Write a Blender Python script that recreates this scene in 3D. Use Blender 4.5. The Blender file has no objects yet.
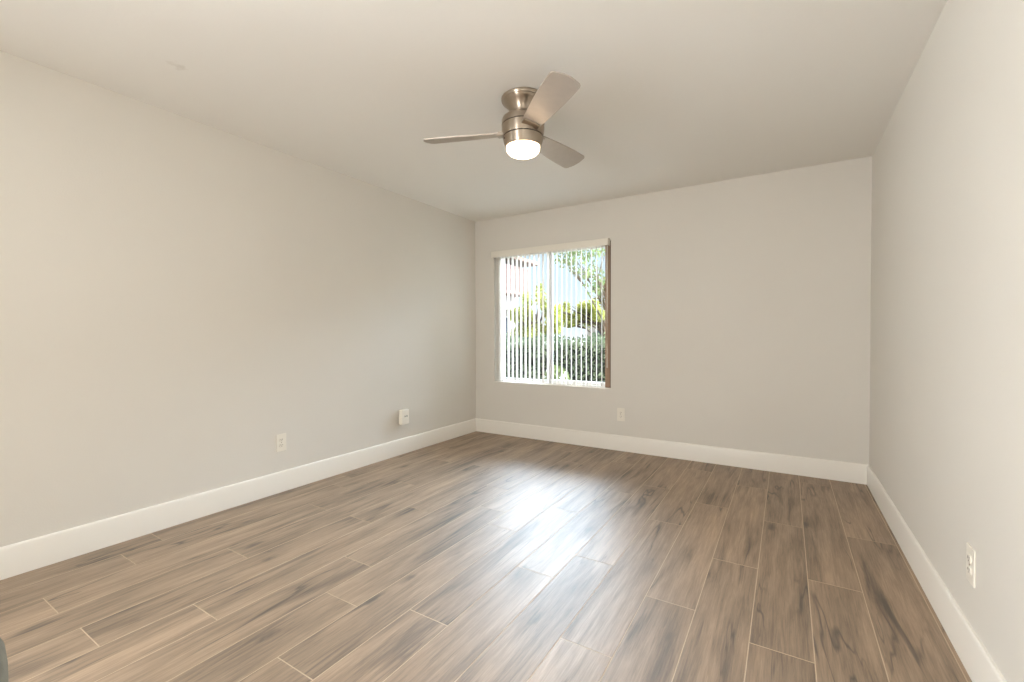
import bpy, bmesh, math, random
from mathutils import Vector, Matrix
random.seed(7)
S = bpy.context.scene
COL = S.collection
PI = math.pi

# ------------------------------------------------------------------ camera
W, HC = 3.6253, 2.44             # room width (left wall x=0, right wall x=W), ceiling height; window wall y=0
YR = -5.9                        # rear wall behind the camera
cam_d = bpy.data.cameras.new('camera')
cam = bpy.data.objects.new('camera', cam_d); COL.objects.link(cam)
cam_d.sensor_width = 36; cam_d.lens = 447.3 / 1024 * 36; cam_d.clip_start = 0.02; cam_d.clip_end = 300
R_ = Vector((0.85243135, 0.5228344, -0.00223531)); U_ = Vector((-0.00561629, 0.01343175, 0.99989402)); F_ = Vector((-0.52280901, 0.85232845, -0.01438603))
m = Matrix((R_, U_, -F_)).transposed().to_4x4(); m.translation = Vector((3.0923, -4.2293, 1.1259))
cam.matrix_world = m
S.camera = cam

# ------------------------------------------------------------------ colour management, world, sun
S.view_settings.view_transform = 'Standard'; S.view_settings.look = 'None'
S.view_settings.gamma = 1; S.view_settings.use_curve_mapping = False
S.view_settings.exposure = 0.37
S.cycles.max_bounces = 12; S.cycles.diffuse_bounces = 7; S.cycles.glossy_bounces = 4
S.cycles.transparent_max_bounces = 24; S.cycles.sample_clamp_indirect = 15
S.cycles.use_denoising = True

w = bpy.data.worlds.new('sky'); S.world = w; w.use_nodes = True
nt = w.node_tree; nt.nodes.clear()
N = nt.nodes.new; L = nt.links.new
out = N('ShaderNodeOutputWorld'); bg = N('ShaderNodeBackground'); tc = N('ShaderNodeTexCoord'); sep = N('ShaderNodeSeparateXYZ')
L(tc.outputs['Generated'], sep.inputs[0])
# pale blue low sky, duller overhead, and an unseen bright band added above the window view for glare and room light
def mrange(x, a, b, c=0.0, d=1.0):
    r = N('ShaderNodeMapRange'); r.interpolation_type = 'SMOOTHSTEP'
    r.inputs[1].default_value = a; r.inputs[2].default_value = b; r.inputs[3].default_value = c; r.inputs[4].default_value = d
    L(x, r.inputs[0]); return r.outputs[0]
def mmul(*xs):
    o = xs[0]
    for x in xs[1:]:
        k = N('ShaderNodeMath'); k.operation = 'MULTIPLY'; L(o, k.inputs[0])
        if isinstance(x, (int, float)): k.inputs[1].default_value = x
        else: L(x, k.inputs[1])
        o = k.outputs[0]
    return o
cr = N('ShaderNodeValToRGB'); L(sep.outputs['Z'], cr.inputs[0])
e = cr.color_ramp.elements
e[0].position = 0.0; e[0].color = (0.72, 0.78, 0.82, 1)
e[1].position = 1.0; e[1].color = (0.50, 0.60, 0.78, 1)
for p, c in ((0.10, (0.64, 0.75, 0.84, 1)), (0.24, (0.54, 0.69, 0.82, 1))):
    k = e.new(p); k.color = c
no = N('ShaderNodeTexNoise'); no.inputs['Scale'].default_value = 4.0; no.inputs['Detail'].default_value = 5
L(tc.outputs['Generated'], no.inputs['Vector'])
dt = N('ShaderNodeVectorMath'); dt.operation = 'DOT_PRODUCT'; dt.inputs[1].default_value = (0.5, 0.866, 0); L(tc.outputs['Generated'], dt.inputs[0])
bank = mmul(mrange(sep.outputs['Z'], 0.225, 0.29), mrange(sep.outputs['Z'], 0.60, 0.46), mrange(dt.outputs['Value'], 0.05, 0.42), mrange(no.outputs['Fac'], 0.2, 0.8, 0.8, 1.2), 47.0)
cmb = N('ShaderNodeVectorMath'); cmb.operation = 'SCALE'; cmb.inputs[0].default_value = (0.72, 0.86, 1.0); L(bank, cmb.inputs['Scale'])
add = N('ShaderNodeVectorMath'); L(cr.outputs[0], add.inputs[0]); L(cmb.outputs[0], add.inputs[1])
L(add.outputs[0], bg.inputs[0]); bg.inputs[1].default_value = 1.0
L(bg.outputs[0], out.inputs[0])

sun_d = bpy.data.lights.new('sun', 'SUN'); sun_d.energy = 3.0; sun_d.angle = math.radians(0.6); sun_d.color = (1, 0.95, 0.86)
sun = bpy.data.objects.new('sun', sun_d); COL.objects.link(sun)
sun.rotation_euler = Vector((-0.70, 0.10, -0.72)).to_track_quat('-Z', 'Y').to_euler()   # from the right, over the building; never reaches the room

def portal(name, loc, rot, sx, sy):
    d = bpy.data.lights.new(name, 'AREA'); d.shape = 'RECTANGLE'; d.size = sx; d.size_y = sy; d.cycles.is_portal = True
    o = bpy.data.objects.new(name, d); COL.objects.link(o); o.location = loc; o.rotation_euler = rot
    return o
portal('window_portal', (0.943, 0.16, 1.31), (-PI/2, 0, 0), 1.38, 1.46)
# lamp added as daylight outside an invented sliding door, unseen behind the camera
DY0, DY1, DZ1 = -5.75, -4.30, 2.08
ar = bpy.data.lights.new('side_fill', 'AREA'); ar.shape = 'RECTANGLE'; ar.size = DY1-DY0; ar.size_y = DZ1-0.1
ar.energy = 92; ar.color = (0.97, 0.985, 1.0)
aro = bpy.data.objects.new('side_fill', ar); COL.objects.link(aro)
aro.location = (-0.40, (DY0+DY1)/2, 1.06); aro.rotation_euler = (PI/2, 0, -PI/2)

# unseen fill lamp added behind the camera, standing for an assumed flash
fl = bpy.data.lights.new('flash_fill', 'AREA'); fl.shape = 'DISK'; fl.size = 0.9; fl.energy = 46; fl.color = (0.98, 0.985, 1.0)
flo = bpy.data.objects.new('flash_fill', fl); COL.objects.link(flo); flo.location = (1.6, -5.6, 1.3)
flo.rotation_euler = Vector((0.95, 1.0, 0.12)).to_track_quat('-Z', 'Y').to_euler()

# ------------------------------------------------------------------ helpers
def srgb(r, g, b):
    f = lambda c: (c/255/12.92) if c/255 <= 0.04045 else ((c/255+0.055)/1.055)**2.4
    return (f(r), f(g), f(b), 1)

def mat(name, col, rough=0.5, metal=0.0, spec=0.5, bump=None, var=None, emit=None, aniso=None):
    """principled material; bump=(scale, strength, distance), var=(scale, amount, stretch)"""
    M = bpy.data.materials.new(name); M.use_nodes = True
    t = M.node_tree; P = t.nodes['Principled BSDF']
    P.inputs['Base Color'].default_value = col; P.inputs['Roughness'].default_value = rough
    P.inputs['Metallic'].default_value = metal; P.inputs['Specular IOR Level'].default_value = spec
    c = t.nodes.new('ShaderNodeTexCoord')
    if var:
        mp = t.nodes.new('ShaderNodeMapping'); mp.inputs['Scale'].default_value = var[2] if len(var) > 2 else (1, 1, 1)
        n = t.nodes.new('ShaderNodeTexNoise'); n.inputs['Scale'].default_value = var[0]; n.inputs['Detail'].default_value = 4
        t.links.new(c.outputs['Object'], mp.inputs[0]); t.links.new(mp.outputs[0], n.inputs['Vector'])
        r = t.nodes.new('ShaderNodeMapRange'); r.inputs[1].default_value = 0.3; r.inputs[2].default_value = 0.7
        r.inputs[3].default_value = 1-var[1]; r.inputs[4].default_value = 1+var[1]
        t.links.new(n.outputs['Fac'], r.inputs[0])
        s = t.nodes.new('ShaderNodeVectorMath'); s.operation = 'SCALE'; s.inputs[0].default_value = col[:3]
        t.links.new(r.outputs[0], s.inputs['Scale']); t.links.new(s.outputs[0], P.inputs['Base Color'])
    if bump:
        n = t.nodes.new('ShaderNodeTexNoise'); n.inputs['Scale'].default_value = bump[0]; n.inputs['Detail'].default_value = 3
        t.links.new(c.outputs['Object'], n.inputs['Vector'])
        b = t.nodes.new('ShaderNodeBump'); b.inputs['Strength'].default_value = bump[1]; b.inputs['Distance'].default_value = bump[2]
        t.links.new(n.outputs['Fac'], b.inputs['Height']); t.links.new(b.outputs[0], P.inputs['Normal'])
    if emit:
        P.inputs['Emission Color'].default_value = emit[0]; P.inputs['Emission Strength'].default_value = emit[1]
    if aniso:
        P.inputs['Anisotropic'].default_value = aniso
        tg = t.nodes.new('ShaderNodeTangent'); tg.direction_type = 'RADIAL'; tg.axis = 'Z'; t.links.new(tg.outputs[0], P.inputs['Tangent']); P.inputs['Anisotropic Rotation'].default_value = 0.25
    return M

def bx(bm, x0, x1, y0, y1, z0, z1, bev=0.0, seg=2, mi=0):
    r = bmesh.ops.create_cube(bm, size=1)
    vs = r['verts']
    for v in vs:
        v.co = Vector(((x0+x1)/2 + v.co.x*(x1-x0), (y0+y1)/2 + v.co.y*(y1-y0), (z0+z1)/2 + v.co.z*(z1-z0)))
    fs = list({f for v in vs for f in v.link_faces})
    for f in fs: f.material_index = mi
    if bev > 0:
        es = list({e for v in vs for e in v.link_edges})
        bmesh.ops.bevel(bm, geom=es, offset=bev, segments=seg, affect='EDGES', profile=0.5)

def lathe(bm, prof, seg=64, cx=0, cy=0):
    rings = []
    for r, z in prof:
        if r < 1e-6: rings.append([bm.verts.new((cx, cy, z))])
        else: rings.append([bm.verts.new((cx+r*math.cos(2*PI*k/seg), cy+r*math.sin(2*PI*k/seg), z)) for k in range(seg)])
    for a, b in zip(rings, rings[1:]):
        for k in range(seg):
            j = (k+1) % seg
            vs = ([a[k], a[j]] if len(a) > 1 else [a[0]]) + ([b[j], b[k]] if len(b) > 1 else [b[0]])
            if len(vs) >= 3: bm.faces.new(vs)

def tube(bm, pts, rad, seg=10):
    rings = []
    for i, p in enumerate(pts):
        p = Vector(p); d = (Vector(pts[min(i+1, len(pts)-1)]) - Vector(pts[max(i-1, 0)])).normalized()
        a = d.cross(Vector((0, 0, 1)));
        if a.length < 1e-3: a = Vector((1, 0, 0))
        a.normalize(); b = d.cross(a)
        rr = rad[i] if isinstance(rad, (list, tuple)) else rad
        rings.append([bm.verts.new(p + a*rr*math.cos(2*PI*k/seg) + b*rr*math.sin(2*PI*k/seg)) for k in range(seg)])
    for a, b in zip(rings, rings[1:]):
        for k in range(seg): bm.faces.new((a[k], a[(k+1) % seg], b[(k+1) % seg], b[k]))
    bm.faces.new(rings[0][::-1]); bm.faces.new(rings[-1])

def obj(name, bm, mats, parent=None, smooth=False, loc=None):
    me = bpy.data.meshes.new(name); bmesh.ops.recalc_face_normals(bm, faces=bm.faces); bm.to_mesh(me); bm.free()
    o = bpy.data.objects.new(name, me); COL.objects.link(o)
    for mm in (mats if isinstance(mats, (list, tuple)) else [mats]): me.materials.append(mm)
    if smooth:
        for p in me.polygons: p.use_smooth = True
        me.set_sharp_from_angle(angle=math.radians(smooth if smooth is not True else 40))
    if parent: o.parent = parent
    if loc: o.location = loc
    return o
def BM(): return bmesh.new()
def tag(o, label, cat, group=None, kind=None):
    o['label'] = label; o['category'] = cat
    if group: o['group'] = group
    if kind: o['kind'] = kind
    return o
def empty(name, loc, label, cat, group=None, rz=0):
    o = bpy.data.objects.new(name, None); o.empty_display_size = 0.1; COL.objects.link(o)
    o.location = loc; o.rotation_euler = (0, 0, rz)
    return tag(o, label, cat, group)
def struct(o): o['kind'] = 'structure'; return o

# ------------------------------------------------------------------ materials
M_wall = mat('wall_paint', srgb(220, 216, 208), 0.55, spec=0.35, bump=(120, 0.10, 0.004), var=(1.3, 0.012))
M_base = mat('baseboard_paint', srgb(236, 232, 224), 0.35, spec=0.5)
M_white = mat('white_vinyl', srgb(232, 230, 226), 0.35)
M_plate = mat('ivory_plastic', srgb(236, 231, 220), 0.3)
M_slot = mat('dark_slot', srgb(112, 102, 90), 0.6)
M_nickel = mat('brushed_nickel', srgb(176, 163, 148), 0.3, 1.0, aniso=0.8)
M_blade = mat('blade_silver', srgb(186, 176, 166), 0.42, 0.35, var=(30, 0.03, (1, 1, 1)))
M_band = mat('dark_groove', srgb(46, 36, 30), 0.5)
M_dome = mat('lit_glass_dome', srgb(255, 244, 225), 0.3, emit=((1.0, 0.76, 0.52, 1), 8.0))
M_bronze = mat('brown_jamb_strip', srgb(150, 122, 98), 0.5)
M_pouf = mat('grey_fabric', srgb(128, 125, 114), 0.95, bump=(220, 0.6, 0.004), var=(25, 0.15))

# ceiling with a faint smudge left of the fan
M_ceil = mat('ceiling_paint', srgb(234, 232, 227), 0.7, spec=0.25, bump=(90, 0.10, 0.004))
t = M_ceil.node_tree; P = t.nodes['Principled BSDF']
c = t.nodes.new('ShaderNodeTexCoord'); sb = t.nodes.new('ShaderNodeVectorMath'); sb.operation = 'SUBTRACT'; sb.inputs[1].default_value = (0.554, -3.203, HC)
n = t.nodes.new('ShaderNodeTexNoise'); n.inputs['Scale'].default_value = 25
ad = t.nodes.new('ShaderNodeVectorMath'); ad.operation = 'MULTIPLY_ADD'; ad.inputs[1].default_value = (0.12, 0.12, 0.0)
t.links.new(c.outputs['Object'], sb.inputs[0]); t.links.new(c.outputs['Object'], n.inputs['Vector'])
t.links.new(n.outputs['Color'], ad.inputs[0]); t.links.new(sb.outputs[0], ad.inputs[2])
s2 = t.nodes.new('ShaderNodeVectorMath'); s2.operation = 'SUBTRACT'; s2.inputs[1].default_value = (0.06, 0.06, 0)
ln = t.nodes.new('ShaderNodeVectorMath'); ln.operation = 'LENGTH'
t.links.new(ad.outputs[0], s2.inputs[0]); t.links.new(s2.outputs[0], ln.inputs[0])
mr = t.nodes.new('ShaderNodeMapRange'); mr.inputs[1].default_value = 0.012; mr.inputs[2].default_value = 0.045; mr.inputs[3].default_value = 0.3; mr.inputs[4].default_value = 0.0
t.links.new(ln.outputs['Value'], mr.inputs[0])
mx = t.nodes.new('ShaderNodeMix'); mx.data_type = 'RGBA'; mx.inputs['A'].default_value = srgb(234, 232, 227); mx.inputs['B'].default_value = srgb(190, 184, 172)
t.links.new(mr.outputs[0], mx.inputs['Factor']); t.links.new(mx.outputs['Result'], P.inputs['Base Color'])

# laminate planks: uv in metres (across, along), tone attribute random per plank
def floor_mat():
    M = bpy.data.materials.new('oak_laminate'); M.use_nodes = True
    t = M.node_tree; P = t.nodes['Principled BSDF']; N = t.nodes.new; L = t.links.new
    uv = N('ShaderNodeUVMap'); uv.uv_map = 'plank'
    at = N('ShaderNodeAttribute'); at.attribute_name = 'tone'
    sp = N('ShaderNodeSeparateColor'); L(at.outputs['Color'], sp.inputs[0])
    off = N('ShaderNodeVectorMath'); off.operation = 'MULTIPLY_ADD'; off.inputs[1].default_value = (37.0, 53.0, 11.0)
    L(at.outputs['Color'], off.inputs[0]); L(uv.outputs[0], off.inputs[2])
    def noise(sx, sy, detail, dist=0.0, rough=0.55, src=None):
        mp = N('ShaderNodeMapping'); mp.inputs['Scale'].default_value = (sx, sy, 1)
        L((src or off).outputs[0], mp.inputs[0])
        n = N('ShaderNodeTexNoise'); n.inputs['Scale'].default_value = 1; n.inputs['Detail'].default_value = detail
        n.inputs['Roughness'].default_value = rough; n.inputs['Distortion'].default_value = dist
        L(mp.outputs[0], n.inputs['Vector']); return n
    def rng(x, a, b, c0=0.0, d=1.0):
        r = N('ShaderNodeMapRange'); r.inputs[1].default_value = a; r.inputs[2].default_value = b; r.inputs[3].default_value = c0; r.inputs[4].default_value = d
        L(x, r.inputs[0]); return r.outputs[0]
    def mth(op, a, b):
        k = N('ShaderNodeMath'); k.operation = op
        for i, x in enumerate((a, b)):
            if isinstance(x, (int, float)): k.inputs[i].default_value = x
            else: L(x, k.inputs[i])
        return k.outputs[0]
    broad = noise(11, 0.9, 3, 0.6).outputs['Fac']
    mid = noise(45, 2.6, 4, 0.9).outputs['Fac']
    fine = noise(170, 7, 4, 0.5, 0.75).outputs['Fac']
    blot = noise(7, 3.5, 2, 0.5).outputs['Fac']
    # meandering dark veins: the contour line of a stretched noise
    vn = noise(8, 0.7, 3, 0.6).outputs['Fac']
    vein = rng(mth('ABSOLUTE', mth('SUBTRACT', vn, 0.5), 0), 0.0, 0.016, 1.0, 0.0)
    vmask = rng(noise(6, 1.8, 2).outputs['Fac'], 0.5, 0.62)
    vein = mth('MULTIPLY', vein, vmask)
    # broad dark shading beside the veins
    heart = mth('MULTIPLY', rng(mth('ABSOLUTE', mth('SUBTRACT', vn, 0.5), 0), 0.0, 0.09, 1.0, 0.0), rng(noise(5, 1.3, 2).outputs['Fac'], 0.42, 0.62))
    # knots
    mp = N('ShaderNodeMapping'); mp.inputs['Scale'].default_value = (5.2, 1.9, 1); L(off.outputs[0], mp.inputs[0])
    vo = N('ShaderNodeTexVoronoi'); vo.inputs['Scale'].default_value = 1; L(mp.outputs[0], vo.inputs['Vector'])
    nn = noise(50, 25, 2)
    kd = mth('ADD', vo.outputs['Distance'], mth('MULTIPLY', mth('SUBTRACT', nn.outputs['Fac'], 0.5), 0.10))
    knot = rng(kd, 0.03, 0.12, 1.0, 0.0)
    ring = rng(kd, 0.05, 0.30, 1.0, 0.0)
    tone = mth('ADD', mth('MULTIPLY', rng(broad, 0.25, 0.75), 0.34), mth('MULTIPLY', rng(mid, 0.25, 0.75), 0.24))
    tone = mth('ADD', tone, mth('MULTIPLY', rng(fine, 0.3, 0.7), 0.30))
    tone = mth('ADD', tone, mth('MULTIPLY', sp.outputs[0], 0.14))
    tone = mth('SUBTRACT', tone, mth('MULTIPLY', heart, 0.30))
    tone = mth('SUBTRACT', tone, mth('MULTIPLY', ring, 0.12))
    ramp = N('ShaderNodeValToRGB'); L(tone, ramp.inputs[0])
    e = ramp.color_ramp.elements
    e[0].position = 0.0; e[0].color = srgb(84, 70, 57)
    e[1].position = 1.0; e[1].color = srgb(196, 169, 142)
    for p, c in ((0.28, srgb(120, 101, 82)), (0.5, srgb(148, 125, 102)), (0.72, srgb(172, 146, 120))):
        k = e.new(p); k.color = c
    dk = N('ShaderNodeMix'); dk.data_type = 'RGBA'; dk.inputs['B'].default_value = srgb(58, 49, 42)
    L(ramp.outputs[0], dk.inputs['A']); L(mth('MULTIPLY', mth('MAXIMUM', vein, mth('MULTIPLY', knot, 0.9)), 0.80), dk.inputs['Factor'])
    L(dk.outputs['Result'], P.inputs['Base Color'])
    h = mth('ADD', mth('MULTIPLY', fine, 0.5), mth('MULTIPLY', mid, 0.7))
    h = mth('SUBTRACT', h, mth('MULTIPLY', mth('MAXIMUM', vein, heart), 0.8))
    h = mth('ADD', h, mth('MULTIPLY', noise(70, 22, 3, 2.5).outputs['Fac'], mth('MULTIPLY', heart, 1.6)))
    b = N('ShaderNodeBump'); b.inputs['Strength'].default_value = 0.30; b.inputs['Distance'].default_value = 0.0016
    L(h, b.inputs['Height']); L(b.outputs[0], P.inputs['Normal'])
    L(rng(tone, 0.1, 0.9, 0.55, 0.47), P.inputs['Roughness'])
    P.inputs['IOR'].default_value = 1.9
    return M
M_floor = floor_mat()
M_seam = mat('plank_bevel', srgb(194, 174, 150), 0.55, spec=0.3)  # tinted lighter than the planks for the light caught on the bevels

# ------------------------------------------------------------------ floor
def build_floor():
    bm = BM(); uvl = bm.loops.layers.uv.new('plank'); cl = bm.loops.layers.float_color.new('tone')
    joints = {0: [-1.9, -3.15], 1: [-3.335, -2.08, -0.8], 2: [-3.66, -2.41, -1.16], 3: [-3.016, -1.77, -0.5], 4: [-3.645, -2.4, -1.12],
              5: [-3.345, -2.1, -0.85], 6: [-2.75, -1.5, -0.3], 7: [-3.0, -1.85, -0.6], 8: [-3.34, -2.05, -0.9], 9: [-2.9, -1.62, -0.4],
              10: [-2.377, -1.12], 11: [-2.13, -0.88], 12: [-2.735, -1.48, -0.28], 13: [-1.05, -2.3], 14: [-1.80, -0.52, -3.05], 15: [-2.40, -1.15],
              16: [-0.2, -1.785, -3.03], 17: [-1.15, -2.4], 18: [-1.7, -0.6]}
    g = 0.0020; dp = 0.0012
    for k in range(19):
        x0 = max(0.0, 0.2*k - 0.018 - 0.2 + 0.2*0); x0 = 0.2*(k-1) + 0.182 if k else 0.0
        x1 = min(W, 0.2*k + 0.182 + (0.016 if k == 17 else 0))
        if k == 18: x0 += 0.016
        if x0 >= W - 0.001: break
        js = sorted(joints.get(k, [-1.0]))
        while js[0] > YR: js.insert(0, js[0]-1.25)
        js = [YR] + [j for j in js if j > YR+0.05]
        js.append(0.0)
        for a, b in zip(js, js[1:]):
            c = (random.random(), random.random(), random.random(), 1)
            o = [(x0, a), (x1, a), (x1, b), (x0, b)]; i_ = [(x0+g, a+g), (x1-g, a+g), (x1-g, b-g), (x0+g, b-g)]
            vo = [bm.verts.new((x, y, -dp)) for x, y in o]; vi = [bm.verts.new((x, y, 0)) for x, y in i_]
            fs = [bm.faces.new(vi)]
            for q in range(4):
                f = bm.faces.new((vo[q], vo[(q+1) % 4], vi[(q+1) % 4], vi[q])); f.material_index = 1; fs.append(f)
            flip = random.random() < 0.5
            for f in fs:
                for lp in f.loops:
                    u, v = lp.vert.co.x - x0, lp.vert.co.y - a
                    lp[uvl].uv = (u if not flip else -u, v); lp[cl] = c
    me = bpy.data.meshes.new('floor'); bm.to_mesh(me); bm.free()
    o = bpy.data.objects.new('floor', me); COL.objects.link(o); me.materials.append(M_floor); me.materials.append(M_seam)
    return struct(o)
build_floor()
# subfloor slab closes the underside
bm = BM(); bx(bm, -0.15, W+0.15, YR-0.15, 0.15, -0.2, -0.0015); struct(obj('trim_1', bm, mat('concrete_slab', srgb(150, 146, 140), 0.9, var=(4, .1))))

# ------------------------------------------------------------------ walls and ceiling
WX0, WX1, WZ0, WZ1 = 0.262, 1.630, 0.588, 2.05      # window opening
def wall_obj(name, boxes, mt=M_wall):
    bm = BM()
    for b in boxes: bx(bm, *b)
    return struct(obj(name, bm, mt))
T = 0.15
wall_obj('wall_left', [(-T, 0, DY1, 0, 0, HC), (-T, 0, YR, DY0, 0, HC), (-T, 0, DY0, DY1, DZ1, HC)])
wall_obj('wall_right', [(W, W+T, YR, 0, 0, HC)])
M_ext = mat('exterior_stucco', srgb(205, 196, 182), 0.9, bump=(80, .3, .005))
wall_obj('wall_back', [(-T, WX0, 0, T, 0, HC), (WX1, W+T, 0, T, 0, HC), (WX0, WX1, 0, T, 0, WZ0), (WX0, WX1, 0, T, WZ1, HC)])
wall_obj('wall_rear', [(-T, W+T, YR-T, YR, 0, HC)])
bm = BM(); bx(bm, -T, W+T, YR-T, T, HC, HC+0.2); struct(obj('ceiling', bm, M_ceil))

# baseboards: extruded profile with an eased, stepped top
def baseboard(name, p0, p1, nrm):
    prof = [(0, 0), (0.0145, 0), (0.0145, 0.128), (0.0130, 0.1325), (0.0125, 0.138), (0.0105, 0.1435), (0.0065, 0.147), (0.0, 0.148)]
    bm = BM(); p0 = Vector(p0); p1 = Vector(p1); nrm = Vector(nrm)
    a = [bm.verts.new(p0 + nrm*d + Vector((0, 0, z))) for d, z in prof]
    b = [bm.verts.new(p1 + nrm*d + Vector((0, 0, z))) for d, z in prof]
    for i in range(len(prof)):
        j = (i+1) % len(prof); bm.faces.new((a[i], a[j], b[j], b[i]))
    bm.faces.new(a[::-1]); bm.faces.new(b)
    struct(obj(name, bm, M_base, smooth=30))
baseboard('baseboard_left', (0, DY1+0.03, 0), (0, 0, 0), (1, 0, 0))
baseboard('baseboard_back', (0, 0, 0), (W, 0, 0), (0, -1, 0))
baseboard('baseboard_right', (W, 0, 0), (W, YR, 0), (-1, 0, 0))
baseboard('baseboard_rear', (W, YR, 0), (0, YR, 0), (0, 1, 0))

# ------------------------------------------------------------------ glass
def glass_mat():
    M = bpy.data.materials.new('window_glass'); M.use_nodes = True
    t = M.node_tree; t.nodes.clear(); N = t.nodes.new; L = t.links.new
    o = N('ShaderNodeOutputMaterial'); mx = N('ShaderNodeMixShader'); tr = N('ShaderNodeBsdfTransparent'); gl = N('ShaderNodeBsdfGlossy'); fr = N('ShaderNodeFresnel')
    fr.inputs[0].default_value = 1.25; gl.inputs['Roughness'].default_value = 0.01; tr.inputs[0].default_value = (0.97, 0.98, 0.98, 1)
    L(fr.outputs[0], mx.inputs[0]); L(tr.outputs[0], mx.inputs[1]); L(gl.outputs[0], mx.inputs[2]); L(mx.outputs[0], o.inputs[0])
    return M
M_glass = glass_mat()

# ------------------------------------------------------------------ window 1: two-pane slider
def frame_ring(bm, x0, x1, z0, z1, wd, y0, y1, bev=0.003):
    bx(bm, x0, x0+wd, y0, y1, z0, z1, bev); bx(bm, x1-wd, x1, y0, y1, z0, z1, bev)
    bx(bm, x0+wd-.001, x1-wd+.001, y0, y1, z0, z0+wd, bev); bx(bm, x0+wd-.001, x1-wd+.001, y0, y1, z1-wd, z1, bev)
win = bpy.data.objects.new('window_1', None); COL.objects.link(win); win.location = ((WX0+WX1)/2, 0.1, WZ0); struct(win)
def wpart(name, bm, mt, par=win):
    o = obj(name, bm, mt)
    o.parent = par
    # geometry is in room coordinates: cancel the parent's place
    p = par; off = Vector((0, 0, 0))
    while p: off += p.location; p = p.parent
    o.data.transform(Matrix.Translation(-off)); return o
bm = BM(); frame_ring(bm, WX0, WX1, WZ0, WZ1, 0.020, 0.062, 0.135); wpart('window_frame', bm, M_white)
mc = 0.922
bm = BM(); frame_ring(bm, WX0+0.018, mc+0.026, WZ0+0.018, WZ1-0.018, 0.030, 0.102, 0.122); sash = wpart('fixed_sash', bm, M_white)
bm = BM(); bx(bm, WX0+0.044, mc-0.002, 0.109, 0.114, WZ0+0.044, WZ1-0.044); wpart('glass_pane', bm, M_glass)
bm = BM(); frame_ring(bm, mc-0.026, WX1-0.018, WZ0+0.018, WZ1-0.018, 0.040, 0.074, 0.096); wpart('sliding_sash', bm, M_white)
bm = BM(); bx(bm, mc+0.0200, WX1-0.056, 0.083, 0.088, WZ0+0.056, WZ1-0.056); wpart('glass_pane', bm, M_glass)
bm = BM(); bx(bm, mc+0.0145, mc+0.0225, 0.080, 0.092, WZ0+0.056, WZ1-0.056, 0.001); wpart('sash_gap_line', bm, mat('gap_line_grey', srgb(120, 110, 104), 0.8))  # dark strip added to draw the shaded gap beside the sliding stile
bm = BM(); bx(bm, mc-0.012, mc+0.004, 0.066, 0.076, 1.25, 1.36, 0.003); wpart('latch', bm, M_white)
bm = BM(); bx(bm, WX0, WX1, 0.004, 0.064, WZ0-0.002, WZ0+0.007, 0.002); wpart('window_sill', bm, M_base)
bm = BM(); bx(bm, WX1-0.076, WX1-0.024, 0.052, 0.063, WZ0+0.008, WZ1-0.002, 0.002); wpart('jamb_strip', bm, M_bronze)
bm = BM(); bx(bm, WX1-0.022, WX1-0.0005, 0.040, 0.063, WZ0+0.008, WZ1-0.002, 0.001); wpart('jamb_gap_shade', bm, mat('gap_shade_brown', srgb(92, 72, 54), 0.6))  # dark strip painted for the shaded gap at the right jamb

# unseen side sliding door, added to let light in behind the camera
door = bpy.data.objects.new('door_1', None); COL.objects.link(door); door.location = (0, (DY0+DY1)/2, 0); struct(door)
ym = (DY0+DY1)/2
bm = BM()
for a, b in ((DY0, DY0+.05), (DY1-.05, DY1), (ym-.03, ym+.03)): bx(bm, -0.12, -0.03, a, b, 0, DZ1, .003)
for a, b in ((0, .05), (DZ1-.05, DZ1)): bx(bm, -0.12, -0.03, DY0+.04, DY1-.04, a, b, .003)
wpart('door_frame', bm, M_white, door)
for a, b in ((DY0+0.048, ym-0.028), (ym+0.028, DY1-0.048)):
    bm = BM(); bx(bm, -0.080, -0.074, a, b, 0.05, DZ1-0.05); wpart('glass_pane', bm, M_glass, door)

# ------------------------------------------------------------------ vertical blind
def vane_mat():
    M = bpy.data.materials.new('vinyl_vane'); M.use_nodes = True
    t = M.node_tree; t.nodes.clear(); N = t.nodes.new; L = t.links.new
    o = N('ShaderNodeOutputMaterial'); mx = N('ShaderNodeMixShader'); d = N('ShaderNodeBsdfDiffuse'); tr = N('ShaderNodeBsdfTranslucent')
    d.inputs[0].default_value = srgb(238, 234, 228); tr.inputs[0].default_value = srgb(240, 236, 230); mx.inputs[0].default_value = 0.45
    L(d.outputs[0], mx.inputs[1]); L(tr.outputs[0], mx.inputs[2]); L(mx.outputs[0], o.inputs[0]); return M
M_vane = vane_mat()
M_rail = mat('headrail_ivory', srgb(238, 233, 222), 0.4)
blind = empty('vertical_blind', (0.945, 0.0, 2.0), 'ivory vertical blind with narrow open vanes hanging in the window opening', 'blind')
bl = Vector(blind.location)
def bpart(name, bm, mt, smooth=False):
    o = obj(name, bm, mt, smooth=smooth); o.data.transform(Matrix.Translation(-bl)); o.parent = blind; return o
bm = BM(); bx(bm, 0.252, 1.622, -0.046, -0.036, 1.990, 2.056, 0.003); bx(bm, 0.252, 1.622, -0.046, -0.001, 2.050, 2.058, 0.002); bx(bm, 0.252, 0.260, -0.046, -0.001, 1.990, 2.056, .002); bx(bm, 1.614, 1.622, -0.046, -0.001, 1.990, 2.056, .002)
bpart('valance', bm, M_rail)
bm = BM(); bx(bm, 0.268, 1.610, -0.016, 0.040, 2.006, 2.044, 0.004); bpart('headrail', bm, M_rail)
VW = 0.062
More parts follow.
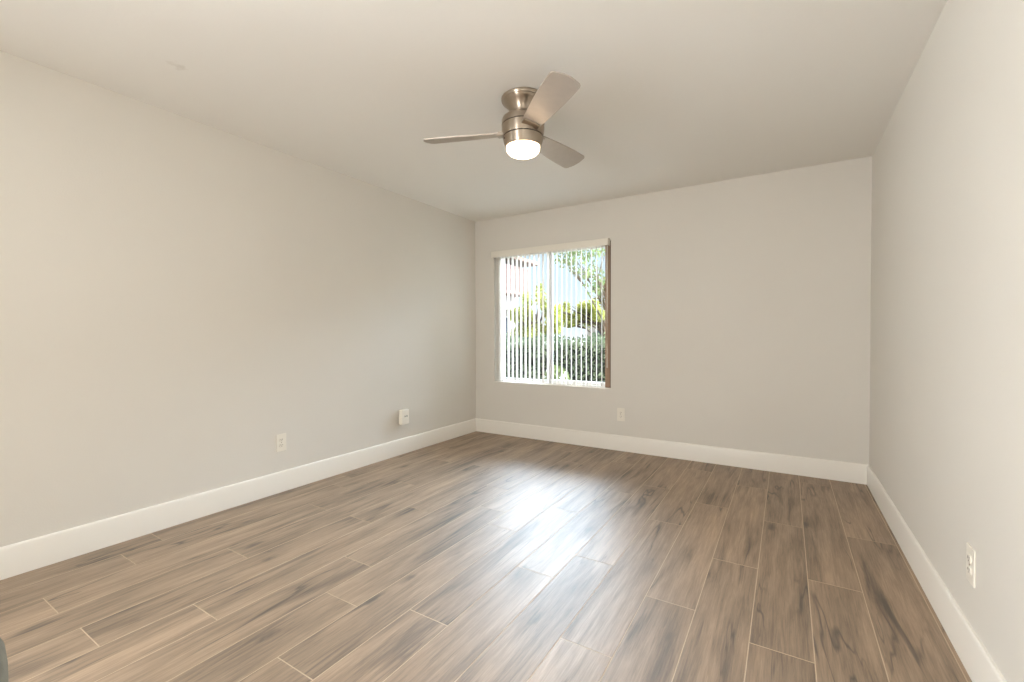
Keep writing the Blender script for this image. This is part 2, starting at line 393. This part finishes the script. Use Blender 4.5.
def vane(x, ang, wd=VW):
    bm = BM(); n = 6; z0, z1 = WZ0+0.020, 1.992
    ring = []
    for s in range(n+1):
        u = (s/n-0.5); d = u*wd; bow = 0.004*(1-4*u*u)
        ring.append((d*math.sin(ang)+bow*math.cos(ang), d*math.cos(ang)-bow*math.sin(ang)))
    th = 0.0008; nx, ny = math.cos(ang)*th, -math.sin(ang)*th
    for side in (0, 1):
        pass
    fr = [[bm.verts.new((px+s*nx, py+s*ny, z)) for z in (z0, z1)] for s in (0,) for px, py in ring]
    bk = [[bm.verts.new((px+nx, py+ny, z)) for z in (z0, z1)] for px, py in ring]
    for i in range(n):
        bm.faces.new((fr[i][0], fr[i+1][0], fr[i+1][1], fr[i][1])); bm.faces.new((bk[i+1][0], bk[i][0], bk[i][1], bk[i+1][1]))
        for q in (0, 1): bm.faces.new((fr[i][q], bk[i][q], bk[i+1][q], fr[i+1][q]))
    for i in (0, n): bm.faces.new((fr[i][0], fr[i][1], bk[i][1], bk[i][0]))
    # carrier stem on top
    bx(bm, -0.004, 0.004, -0.004, 0.004, 1.990, 2.008)
    o = obj('vane', bm, M_vane, smooth=60); o.parent = blind
    o.data.transform(Matrix.Translation(Vector((0, 0, -bl.z)))); o.location = (x-bl.x, 0.022, 0)
    return o
xs = [0.287, 0.303, 0.321, 0.341]
x = 0.385
while x < 1.53: xs.append(x); x += 0.0545
for i, x in enumerate(xs): vane(x, math.radians((-9 if x < 0.93 else -14.5) + random.uniform(-1.2, 1.2)))
bm = BM(); tube(bm, [(1.602, -0.026, 1.99), (1.603, -0.028, 1.4), (1.603, -0.028, 0.80)], 0.0035, 8); bpart('tilt_wand', bm, M_white, True)

# ------------------------------------------------------------------ ceiling fan
AX, AY = 1.8349, -2.0564
fan = empty('ceiling_fan', (AX, AY, HC), 'brushed nickel flush ceiling fan with three silver blades and a lit dome light', 'ceiling fan')
def z_(v): return [(r, z-HC) for r, z in v]
bm = BM(); lathe(bm, z_([(0, 2.4399), (0.118, 2.4399), (0.121, 2.436), (0.121, 2.426), (0.117, 2.420), (0.112, 2.419), (0.110, 2.414), (0.098, 2.404), (0.084, 2.388), (0.074, 2.370), (0.070, 2.352), (0.070, 2.330)])); obj('canopy', bm, M_nickel, fan, 35)
bm = BM(); lathe(bm, z_([(0.0, 2.338), (0.085, 2.338), (0.104, 2.334), (0.114, 2.326), (0.1185, 2.315), (0.1195, 2.292), (0.1195, 2.290), (0.0, 2.290)])); obj('motor_housing', bm, M_nickel, fan, 35)
bm = BM(); lathe(bm, z_([(0, 2.290), (0.1155, 2.290), (0.1155, 2.284), (0, 2.284)])); obj('shadow_gap', bm, M_band, fan, 35)
bm = BM(); lathe(bm, z_([(0, 2.284), (0.119, 2.284), (0.1185, 2.262), (0.116, 2.240), (0.113, 2.226), (0.0, 2.226)])); obj('blade_hub', bm, M_nickel, fan, 35)
bm = BM(); lathe(bm, z_([(0, 2.226), (0.109, 2.226), (0.108, 2.220), (0, 2.220)])); obj('shadow_gap', bm, M_band, fan, 35)
bm = BM(); lathe(bm, z_([(0, 2.220), (0.112, 2.220), (0.109, 2.200), (0.103, 2.178), (0.0975, 2.169), (0.092, 2.169), (0.0, 2.172)])); lk = obj('light_kit', bm, M_nickel, fan, 35)
bm = BM(); lathe(bm, z_([(0.0925, 2.172), (0.0925, 2.160), (0.089, 2.146), (0.080, 2.136), (0.064, 2.127), (0.044, 2.121), (0.022, 2.118), (0, 2.117)])); obj('glass_dome', bm, M_dome, fan, 60)
bm = BM()
for a in (-128,):
    a = math.radians(a); tube(bm, [(0.104*math.cos(a), 0.104*math.sin(a), 2.205-HC), (0.113*math.cos(a), 0.113*math.sin(a), 2.205-HC)], 0.0035, 8)
s = obj('set_screw', bm, M_band); s.parent = lk
def blade(theta):
    r0, r1 = 0.095, 0.565
    def hw(u): return 0.046 + 0.030*math.sin(min(1.0, u*1.1)*PI/2)
    cr_ = 0.020
    up = [(r0 + (r1-cr_-r0)*i/22, hw(i/22)) for i in range(23)]
    e0 = up[-1][1]
    up += [(r1-cr_+cr_*math.sin(q*PI/12), e0-cr_+cr_*math.cos(q*PI/12)) for q in range(1, 6)]
    tip = [(r1 + 0.014*(1-v*v), v*(e0-cr_)) for v in (0.95, 0.7, 0.35, 0, -0.35, -0.7, -0.95)]
    outl = up + tip + [(r, -v) for r, v in up[::-1]]
    bm = BM(); th = 0.0035
    top = [bm.verts.new((x, y, th)) for x, y in outl]; bot = [bm.verts.new((x, y, -th)) for x, y in outl]
    bm.faces.new(top); bm.faces.new(bot[::-1])
    for i in range(len(outl)):
        j = (i+1) % len(outl); bm.faces.new((top[j], top[i], bot[i], bot[j]))
    es = [e for e in bm.edges if abs(e.verts[0].co.z-e.verts[1].co.z) < 1e-6]
    bmesh.ops.bevel(bm, geom=es, offset=0.0012, segments=1, affect='EDGES')
    pitch = math.radians(14.5)
    bm.transform(Matrix.Rotation(-pitch, 4, 'X'))
    o = obj('blade', bm, M_blade, fan); o.location = (0, 0, 2.250-HC); o.rotation_euler = (0, 0, theta)
    # bracket clamping the root
    bm = BM(); bx(bm, 0.088, 0.150, -0.047, 0.047, -0.0115, -0.0030, 0.003); bx(bm, 0.088, 0.135, -0.047, 0.047, 0.0030, 0.009, 0.002)
    bm.transform(Matrix.Rotation(-pitch, 4, 'X'))
    b = obj('blade_bracket', bm, M_nickel, o)
    return o
for k in (-40, 82.5, 200.5): blade(math.radians(k))

# ------------------------------------------------------------------ outlets
def outlet(loc, rz, label):
    o = empty('electrical_outlet', loc, label, 'outlet', None, rz)      # local: wall plane y=0, room towards -y
    bm = BM(); bx(bm, -0.037, 0.037, -0.0055, 0.0, -0.062, 0.062, 0.0025, 3); obj('cover_plate', bm, M_plate, o)
    for s in (-1, 1):
        bm = BM(); r = bmesh.ops.create_cone(bm, cap_ends=True, segments=32, radius1=0.0172, radius2=0.0165, depth=0.004)
        for v in r['verts']:
            v.co = Vector((v.co.x, -v.co.z-0.0068, max(-0.0135, min(0.0135, v.co.y)) + s*0.0195))
        rc = obj('receptacle', bm, M_plate, o)
        bm = BM()
        bx(bm, -0.0075, -0.0050, -0.0094, -0.0080, s*0.0195-0.001, s*0.0195+0.008); bx(bm, 0.0050, 0.0075, -0.0094, -0.0080, s*0.0195-0.001, s*0.0195+0.008)
        bx(bm, -0.0022, 0.0022, -0.0094, -0.0080, s*0.0195-0.0085, s*0.0195-0.0045, .0005)
        obj('slots', bm, M_slot, rc)
    bm = BM(); tube(bm, [(0, -0.004, 0), (0, -0.0070, 0)], 0.0033, 12); obj('screw', bm, M_nickel, o)
    return o
outlet((0, -2.366, 0.354), PI/2, 'white electrical outlet on the left wall, nearer the camera with nothing plugged in')
outlet((0, -1.185, 0.350), PI/2, 'white electrical outlet behind the plug-in device on the left wall')
outlet((1.733, 0, 0.350), 0, 'white electrical outlet on the window wall, right of and below the window')
outlet((W, -2.163, 0.353), -PI/2, 'white electrical outlet on the right wall above the baseboard')
dev = empty('plug_in_device', (0.0095, -1.190, 0.357), 'boxy cream plug-in device sticking out from the left wall outlet', 'plug-in device', None, PI/2)
bm = BM(); bx(bm, -0.046, 0.046, -0.050, 0.0, -0.070, 0.068, 0.008, 3); obj('casing', bm, M_plate, dev, 40)
bm = BM()
for q in (-0.010, 0.014): bx(bm, q-0.0035, q+0.0035, -0.0530, -0.0500, 0.000, 0.014, .0006)
obj('slots', bm, mat('black_slot', srgb(40, 36, 32), .6), dev)
bm = BM(); bx(bm, -0.024, 0.028, -0.0515, -0.049, -0.026, 0.030, 0.001); fp = obj('socket_face', bm, M_plate, dev)

# ------------------------------------------------------------------ pouf just inside the left edge of the frame
pf = empty('pouf', (1.575, -4.172, 0), 'round grey fabric pouf cut off by the left edge of the photo', 'pouf')
bm = BM(); prof = [(0, 0.0), (0.185, 0.0), (0.196, 0.012), (0.200, 0.04), (0.201, 0.20), (0.200, 0.39), (0.196, 0.43), (0.184, 0.462), (0.160, 0.480), (0.09, 0.488), (0, 0.490)]
lathe(bm, prof); obj('upholstery', bm, M_pouf, pf, 60)
bm = BM(); tube(bm, [(0.2000*math.cos(2*PI*k/48), 0.2000*math.sin(2*PI*k/48), 0.06) for k in range(49)], 0.004, 8); obj('piping', bm, mat('grey_piping', srgb(90, 92, 86), .9), pf, 60)

# ------------------------------------------------------------------ outdoors
GZ = -0.15
def leaf_mat(name, a, b, tr=0.35):
    M = bpy.data.materials.new(name); M.use_nodes = True
    t = M.node_tree; t.nodes.clear(); N = t.nodes.new; L = t.links.new
    o = N('ShaderNodeOutputMaterial'); mx = N('ShaderNodeMixShader'); d = N('ShaderNodeBsdfDiffuse'); tn = N('ShaderNodeBsdfTranslucent')
    g = N('ShaderNodeTexCoord'); n = N('ShaderNodeTexNoise'); n.inputs['Scale'].default_value = 3.5; n.inputs['Detail'].default_value = 4
    L(g.outputs['Object'], n.inputs['Vector'])
    r = N('ShaderNodeValToRGB'); r.color_ramp.elements[0].position = 0.35; r.color_ramp.elements[1].position = 0.65
    r.color_ramp.elements[0].color = a; r.color_ramp.elements[1].color = b
    L(n.outputs['Fac'], r.inputs[0]); L(r.outputs[0], d.inputs[0]); L(r.outputs[0], tn.inputs[0]); mx.inputs[0].default_value = tr
    L(d.outputs[0], mx.inputs[1]); L(tn.outputs[0], mx.inputs[2]); L(mx.outputs[0], o.inputs[0]); return M
M_hedge = leaf_mat('hedge_leaves', srgb(84, 96, 74), srgb(138, 146, 114), 0.2)
M_yel = leaf_mat('yellow_green_leaves', srgb(140, 146, 76), srgb(206, 202, 120))
M_grn = leaf_mat('green_leaves', srgb(108, 124, 84), srgb(160, 168, 116))
M_red = leaf_mat('olive_leaves', srgb(120, 108, 78), srgb(150, 140, 96))
M_bark = mat('bark', srgb(104, 86, 70), 0.9, bump=(30, .5, .01), var=(12, .2, (1, 1, .2)))
M_flower = mat('white_petals', srgb(240, 238, 230), 0.6, var=(20, .05))

def leaf(bm, c, s, nrm):
    a = nrm.orthogonal().normalized(); a.rotate(Matrix.Rotation(random.uniform(0, 2*PI), 3, nrm)); b = nrm.cross(a)
    v = [c - a*s, c - a*s*.2 + b*s*.42, c + a*s*.55 + b*s*.3, c + a*s*1.1, c + a*s*.55 - b*s*.3, c - a*s*.2 - b*s*.42]
    v = [p + nrm*(0.12*s*((i in (1, 2, 4, 5)) and 1 or 0)) for i, p in enumerate(v)]
    vs = [bm.verts.new(p) for p in v]; bm.faces.new((vs[0], vs[1], vs[2], vs[3])); bm.faces.new((vs[0], vs[3], vs[4], vs[5]))
def rdir():
    z = random.uniform(-1, 1); a = random.uniform(0, 2*PI); r = math.sqrt(1-z*z); return Vector((r*math.cos(a), r*math.sin(a), z))

def hedge(name, x0, x1, y0, y1, z1, label, n):
    o = empty(name, ((x0+x1)/2, (y0+y1)/2, GZ), label, 'hedge'); off = -Vector(o.location)
    bm = BM()
    for _ in range(n):
        f = random.random()
        top = z1 + 0.06*math.sin(7*(x0+(x1-x0)*f)) + random.uniform(-.05, .05)
        if random.random() < .7: p = Vector((x0+(x1-x0)*f, y0+random.uniform(-.04, .14), random.uniform(GZ+.05, top)))
        else: p = Vector((x0+(x1-x0)*f, random.uniform(y0, y1), top + random.uniform(-.1, .03)))
        leaf(bm, p+off, random.uniform(.025, .05), (rdir()+Vector((0, -.8, .4))).normalized())
    obj('foliage', bm, M_hedge, o)
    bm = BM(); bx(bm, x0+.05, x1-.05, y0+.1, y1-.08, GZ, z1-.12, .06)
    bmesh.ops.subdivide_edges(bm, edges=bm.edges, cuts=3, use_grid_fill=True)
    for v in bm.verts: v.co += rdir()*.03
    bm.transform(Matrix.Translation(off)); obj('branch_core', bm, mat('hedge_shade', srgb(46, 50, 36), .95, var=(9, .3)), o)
    return o
hedge('hedge', -3.6, 1.9, 3.0, 3.7, 1.03, 'long clipped dark green hedge outside the window', 9000)

def tree(name, base, h, blobs, nleaf, lm, ls, label, tr=0.07, cat='tree'):
    o = empty(name, base, label, cat); B = Vector(base)
    bm = BM(); top = Vector((0.1*random.uniform(-1, 1), 0, h))
    tube(bm, [(0, 0, 0), (0.03, 0.02, h*.35), (-0.02, 0.03, h*.7), top], [tr*1.2, tr, tr*.8, tr*.5], 10)
    for c, r in blobs:
        c = Vector(c); s = Vector((0, 0, h*random.uniform(.45, .85)))
        mid = s.lerp(c, .5) + Vector((0, 0, .1)); tube(bm, [s, mid, c], [tr*.45, tr*.3, tr*.12], 7)
        for _ in range(4):
            d = rdir()*r[0]*.8; tube(bm, [mid, mid.lerp(c+d, .6), c+d], [tr*.22, tr*.14, tr*.05], 5)
    obj('trunk', bm, M_bark, o, 60)
    bm = BM(); tot = sum(r[0]*r[1]*r[2] for _, r in blobs)
    for c, r in blobs:
        for _ in range(int(nleaf*r[0]*r[1]*r[2]/tot)):
            d = rdir(); k = random.random()**.4
            leaf(bm, Vector(c)+Vector((d.x*r[0], d.y*r[1], d.z*r[2]))*k, ls*random.uniform(.7, 1.3), (rdir()+Vector((0, 0, .7))).normalized())
    obj('foliage', bm, lm, o)
    return o
# rays through the window run left and away from the camera: x = 3.09 - k*(y+4.23), k 0.35 (right edge) .. 0.67 (left edge)
def vx(px_k, y): return 3.0923 - px_k*(y+4.2293)
def cluster(cx, cy, cz, w, h, n, r0):
    return [((cx+random.uniform(-w, w), cy+random.uniform(-.3, .3), cz+random.uniform(-h, h)), (r0*random.uniform(.7, 1.3), r0, r0*random.uniform(.7, 1.2))) for _ in range(n)]
tree('yellow_tree', (-4.45, 9.6, GZ), 2.0, cluster(-.1, 0, 1.6, .8, .45, 14, .3)+[((-.35, 0, 2.4), (.2, .25, .45)), ((.12, .2, 2.65), (.18, .25, .45)), ((.45, 0, 2.2), (.2, .25, .4))], 5200, M_yel, .06, 'tall yellow green tree behind the hedge, left of and behind the window mullion')
tree('yellow_tree', (-2.6, 11.6, GZ), 1.9, cluster(-1.05, 0, 2.05, .95, .36, 18, .26), 4200, M_yel, .06, 'low yellow tree with a bare trunk seen through the right pane')
tree('leafy_tree', (-.35, 5.6, GZ), 2.9, [((-.95, .1, 3.05), (.42, .4, .22)), ((-.35, 0, 2.55), (.22, .4, .45)), ((-.45, -.2, 3.3), (.6, .6, .3)), ((-.75, .1, 2.75), (.25, .3, .14)), ((-1.2, .0, 3.3), (.35, .4, .16))], 900, M_grn, .05, 'leafy green tree with thin branches hanging across the top of the right pane', .04)
tree('olive_tree', (-2.6, 14, GZ), 2.6, [((-.7, 0, 3.0), (.6, .7, .7)), ((.1, .3, 2.7), (.7, .8, .9))], 2000, M_red, .10, 'distant olive brown tree at the right edge of the window view')

# flowering shrub in front of the hedge
def shrub(x, y, r, h, label, flowers):
    o = empty('flowering_shrub', (x, y, GZ), label, 'shrub')
    bm = BM()
    for _ in range(7):
        a = random.uniform(0, 2*PI); tube(bm, [(0, 0, 0), (math.cos(a)*r*.4, math.sin(a)*r*.4, h*.5), (math.cos(a)*r*.8, math.sin(a)*r*.8, h*.9)], [.012, .009, .004], 6)
    obj('stem', bm, M_bark, o)
    bm = BM()
    for _ in range(900):
        d = rdir(); leaf(bm, Vector((d.x*r, d.y*r, h*.55+d.z*h*.45)), random.uniform(.03, .05), (rdir()+Vector((0, -.4, .6))).normalized())
    obj('foliage', bm, M_grn, o)
    bm = BM()
    for _ in range(flowers):
        d = rdir(); d.y = -abs(d.y); c = Vector((d.x*r, d.y*r, h*.55+d.z*h*.45))
        for q in range(5):
            n = (Vector((0, -1, .5))+rdir()*.5).normalized(); leaf(bm, c+rdir()*.02, .04, n)
    obj('blossoms', bm, M_flower, o)
shrub(-.12, 2.4, .22, .75, 'white flowering shrub before the hedge, just right of the mullion', 16)
# two-storey apartment building at the left of the window view
M_stucco = mat('pale_stucco', srgb(168, 158, 150), .9, var=(3, .04), bump=(60, .2, .01))
M_brown = mat('brown_cladding', srgb(126, 100, 90), .8, var=(2, .08, (1, 1, 12)))
M_dkw = mat('dark_window_glass', srgb(58, 60, 66), .15)
M_roof = mat('brown_roof', srgb(120, 96, 84), .9, var=(10, .15))
BXc, BYc = -9.67, 18.5
bd = empty('apartment_building', (BXc, BYc, GZ), 'pale two-storey apartment building with a brown slatted balcony, at the left of the window view', 'building')
bm = BM(); bx(bm, -8, -0.9, -10.5, 0, 0, 5.35); obj('wall', bm, M_stucco, bd)
bm = BM()
v = [bm.verts.new(p) for p in ((-8.5, -11.2, 5.3), (0.45, -11.2, 5.3), (0.45, .5, 5.3), (-8.5, .5, 5.3), (-8.5, -11.2, 5.48), (0.45, -11.2, 5.48), (0.45, .5, 5.48), (-8.5, .5, 5.48), (-4.2, -8, 6.6), (-4.2, -2.5, 6.6))]
for f in ((0, 1, 2, 3), (0, 1, 5, 4), (1, 2, 6, 5), (2, 3, 7, 6), (3, 0, 4, 7), (4, 5, 8), (5, 6, 9, 8), (6, 7, 9), (7, 4, 8, 9)): bm.faces.new([v[i] for i in f])
obj('roof', bm, M_roof, bd)
bm = BM(); bx(bm, -1.0, 0.02, -10.4, 0, 3.50, 3.66, .01); obj('balcony_slab', bm, M_brown, bd)
bm = BM(); bx(bm, -1.0, 0.04, -10.4, 0.02, 2.62, 2.74, .01); obj('ledge', bm, M_stucco, bd)
bm = BM()
yy = -10.4
while yy < -0.05:
    bx(bm, -0.02, 0.03, yy, yy+.16, 3.66, 5.0); yy += .22
bx(bm, -0.03, 0.05, -10.4, 0, 4.96, 5.04); bx(bm, -0.9, 0.0, -.04, 0.0, 3.66, 5.0)
sc_ = obj('balcony_screen', bm, M_brown, bd)
for yp in (-9.0, -6.2, -3.4, -0.12):
    bm = BM(); bx(bm, -.10, .02, yp-.07, yp+.07, 0.0, 3.52); obj('post', bm, M_stucco, bd)
for wy in (-8.2, -6.0, -3.8, -1.5):
    for wz, hh in ((0.3, 2.0), (3.8, 1.3)):
        bm = BM(); bx(bm, -.93, -.84, wy-.62, wy+.62, wz-.05, wz+hh); f = obj('window', bm, M_white, bd)
        for sd in (-1, 1):
            bm = BM(); bx(bm, -.85, -.82, wy+sd*.30-.26, wy+sd*.30+.26, wz, wz+hh-.05); obj('pane', bm, M_dkw, f)

# low house far right
ho = empty('house', (-8.3, 24, GZ), 'low cream house with a brown roof at the far right of the window view', 'building')
bm = BM(); bx(bm, 0, 7, 0, 5, 0, 2.45); obj('wall', bm, M_stucco, ho)
bm = BM()
v = [bm.verts.new(p) for p in ((-.4, -.4, 2.45), (7.4, -.4, 2.45), (7.4, 5.4, 2.45), (-.4, 5.4, 2.45), (1.8, 2.5, 3.5), (5.2, 2.5, 3.5))]
for f in ((0, 1, 2, 3), (0, 1, 5, 4), (1, 2, 5), (2, 3, 4, 5), (3, 0, 4)): bm.faces.new([v[i] for i in f])
obj('roof', bm, M_roof, ho)
bm = BM(); bx(bm, .6, 1.6, -.05, .02, .9, 2.0); f = obj('window', bm, M_white, ho)
bm = BM(); bx(bm, .67, 1.53, -.06, -.03, .96, 1.94); obj('pane', bm, M_dkw, f)

bm = BM(); bx(bm, -60, 60, -60, 80, GZ-.3, GZ-.055)
struct(obj('ground', bm, mat('ground_concrete', srgb(206, 202, 192), .95, var=(.8, .1))))
bm = BM(); bx(bm, -9.0, 12, 3.8, 23, GZ-.06, GZ-.0); struct(obj('lawn', bm, mat('lawn_green', srgb(104, 112, 84), .95, var=(2, .2))))
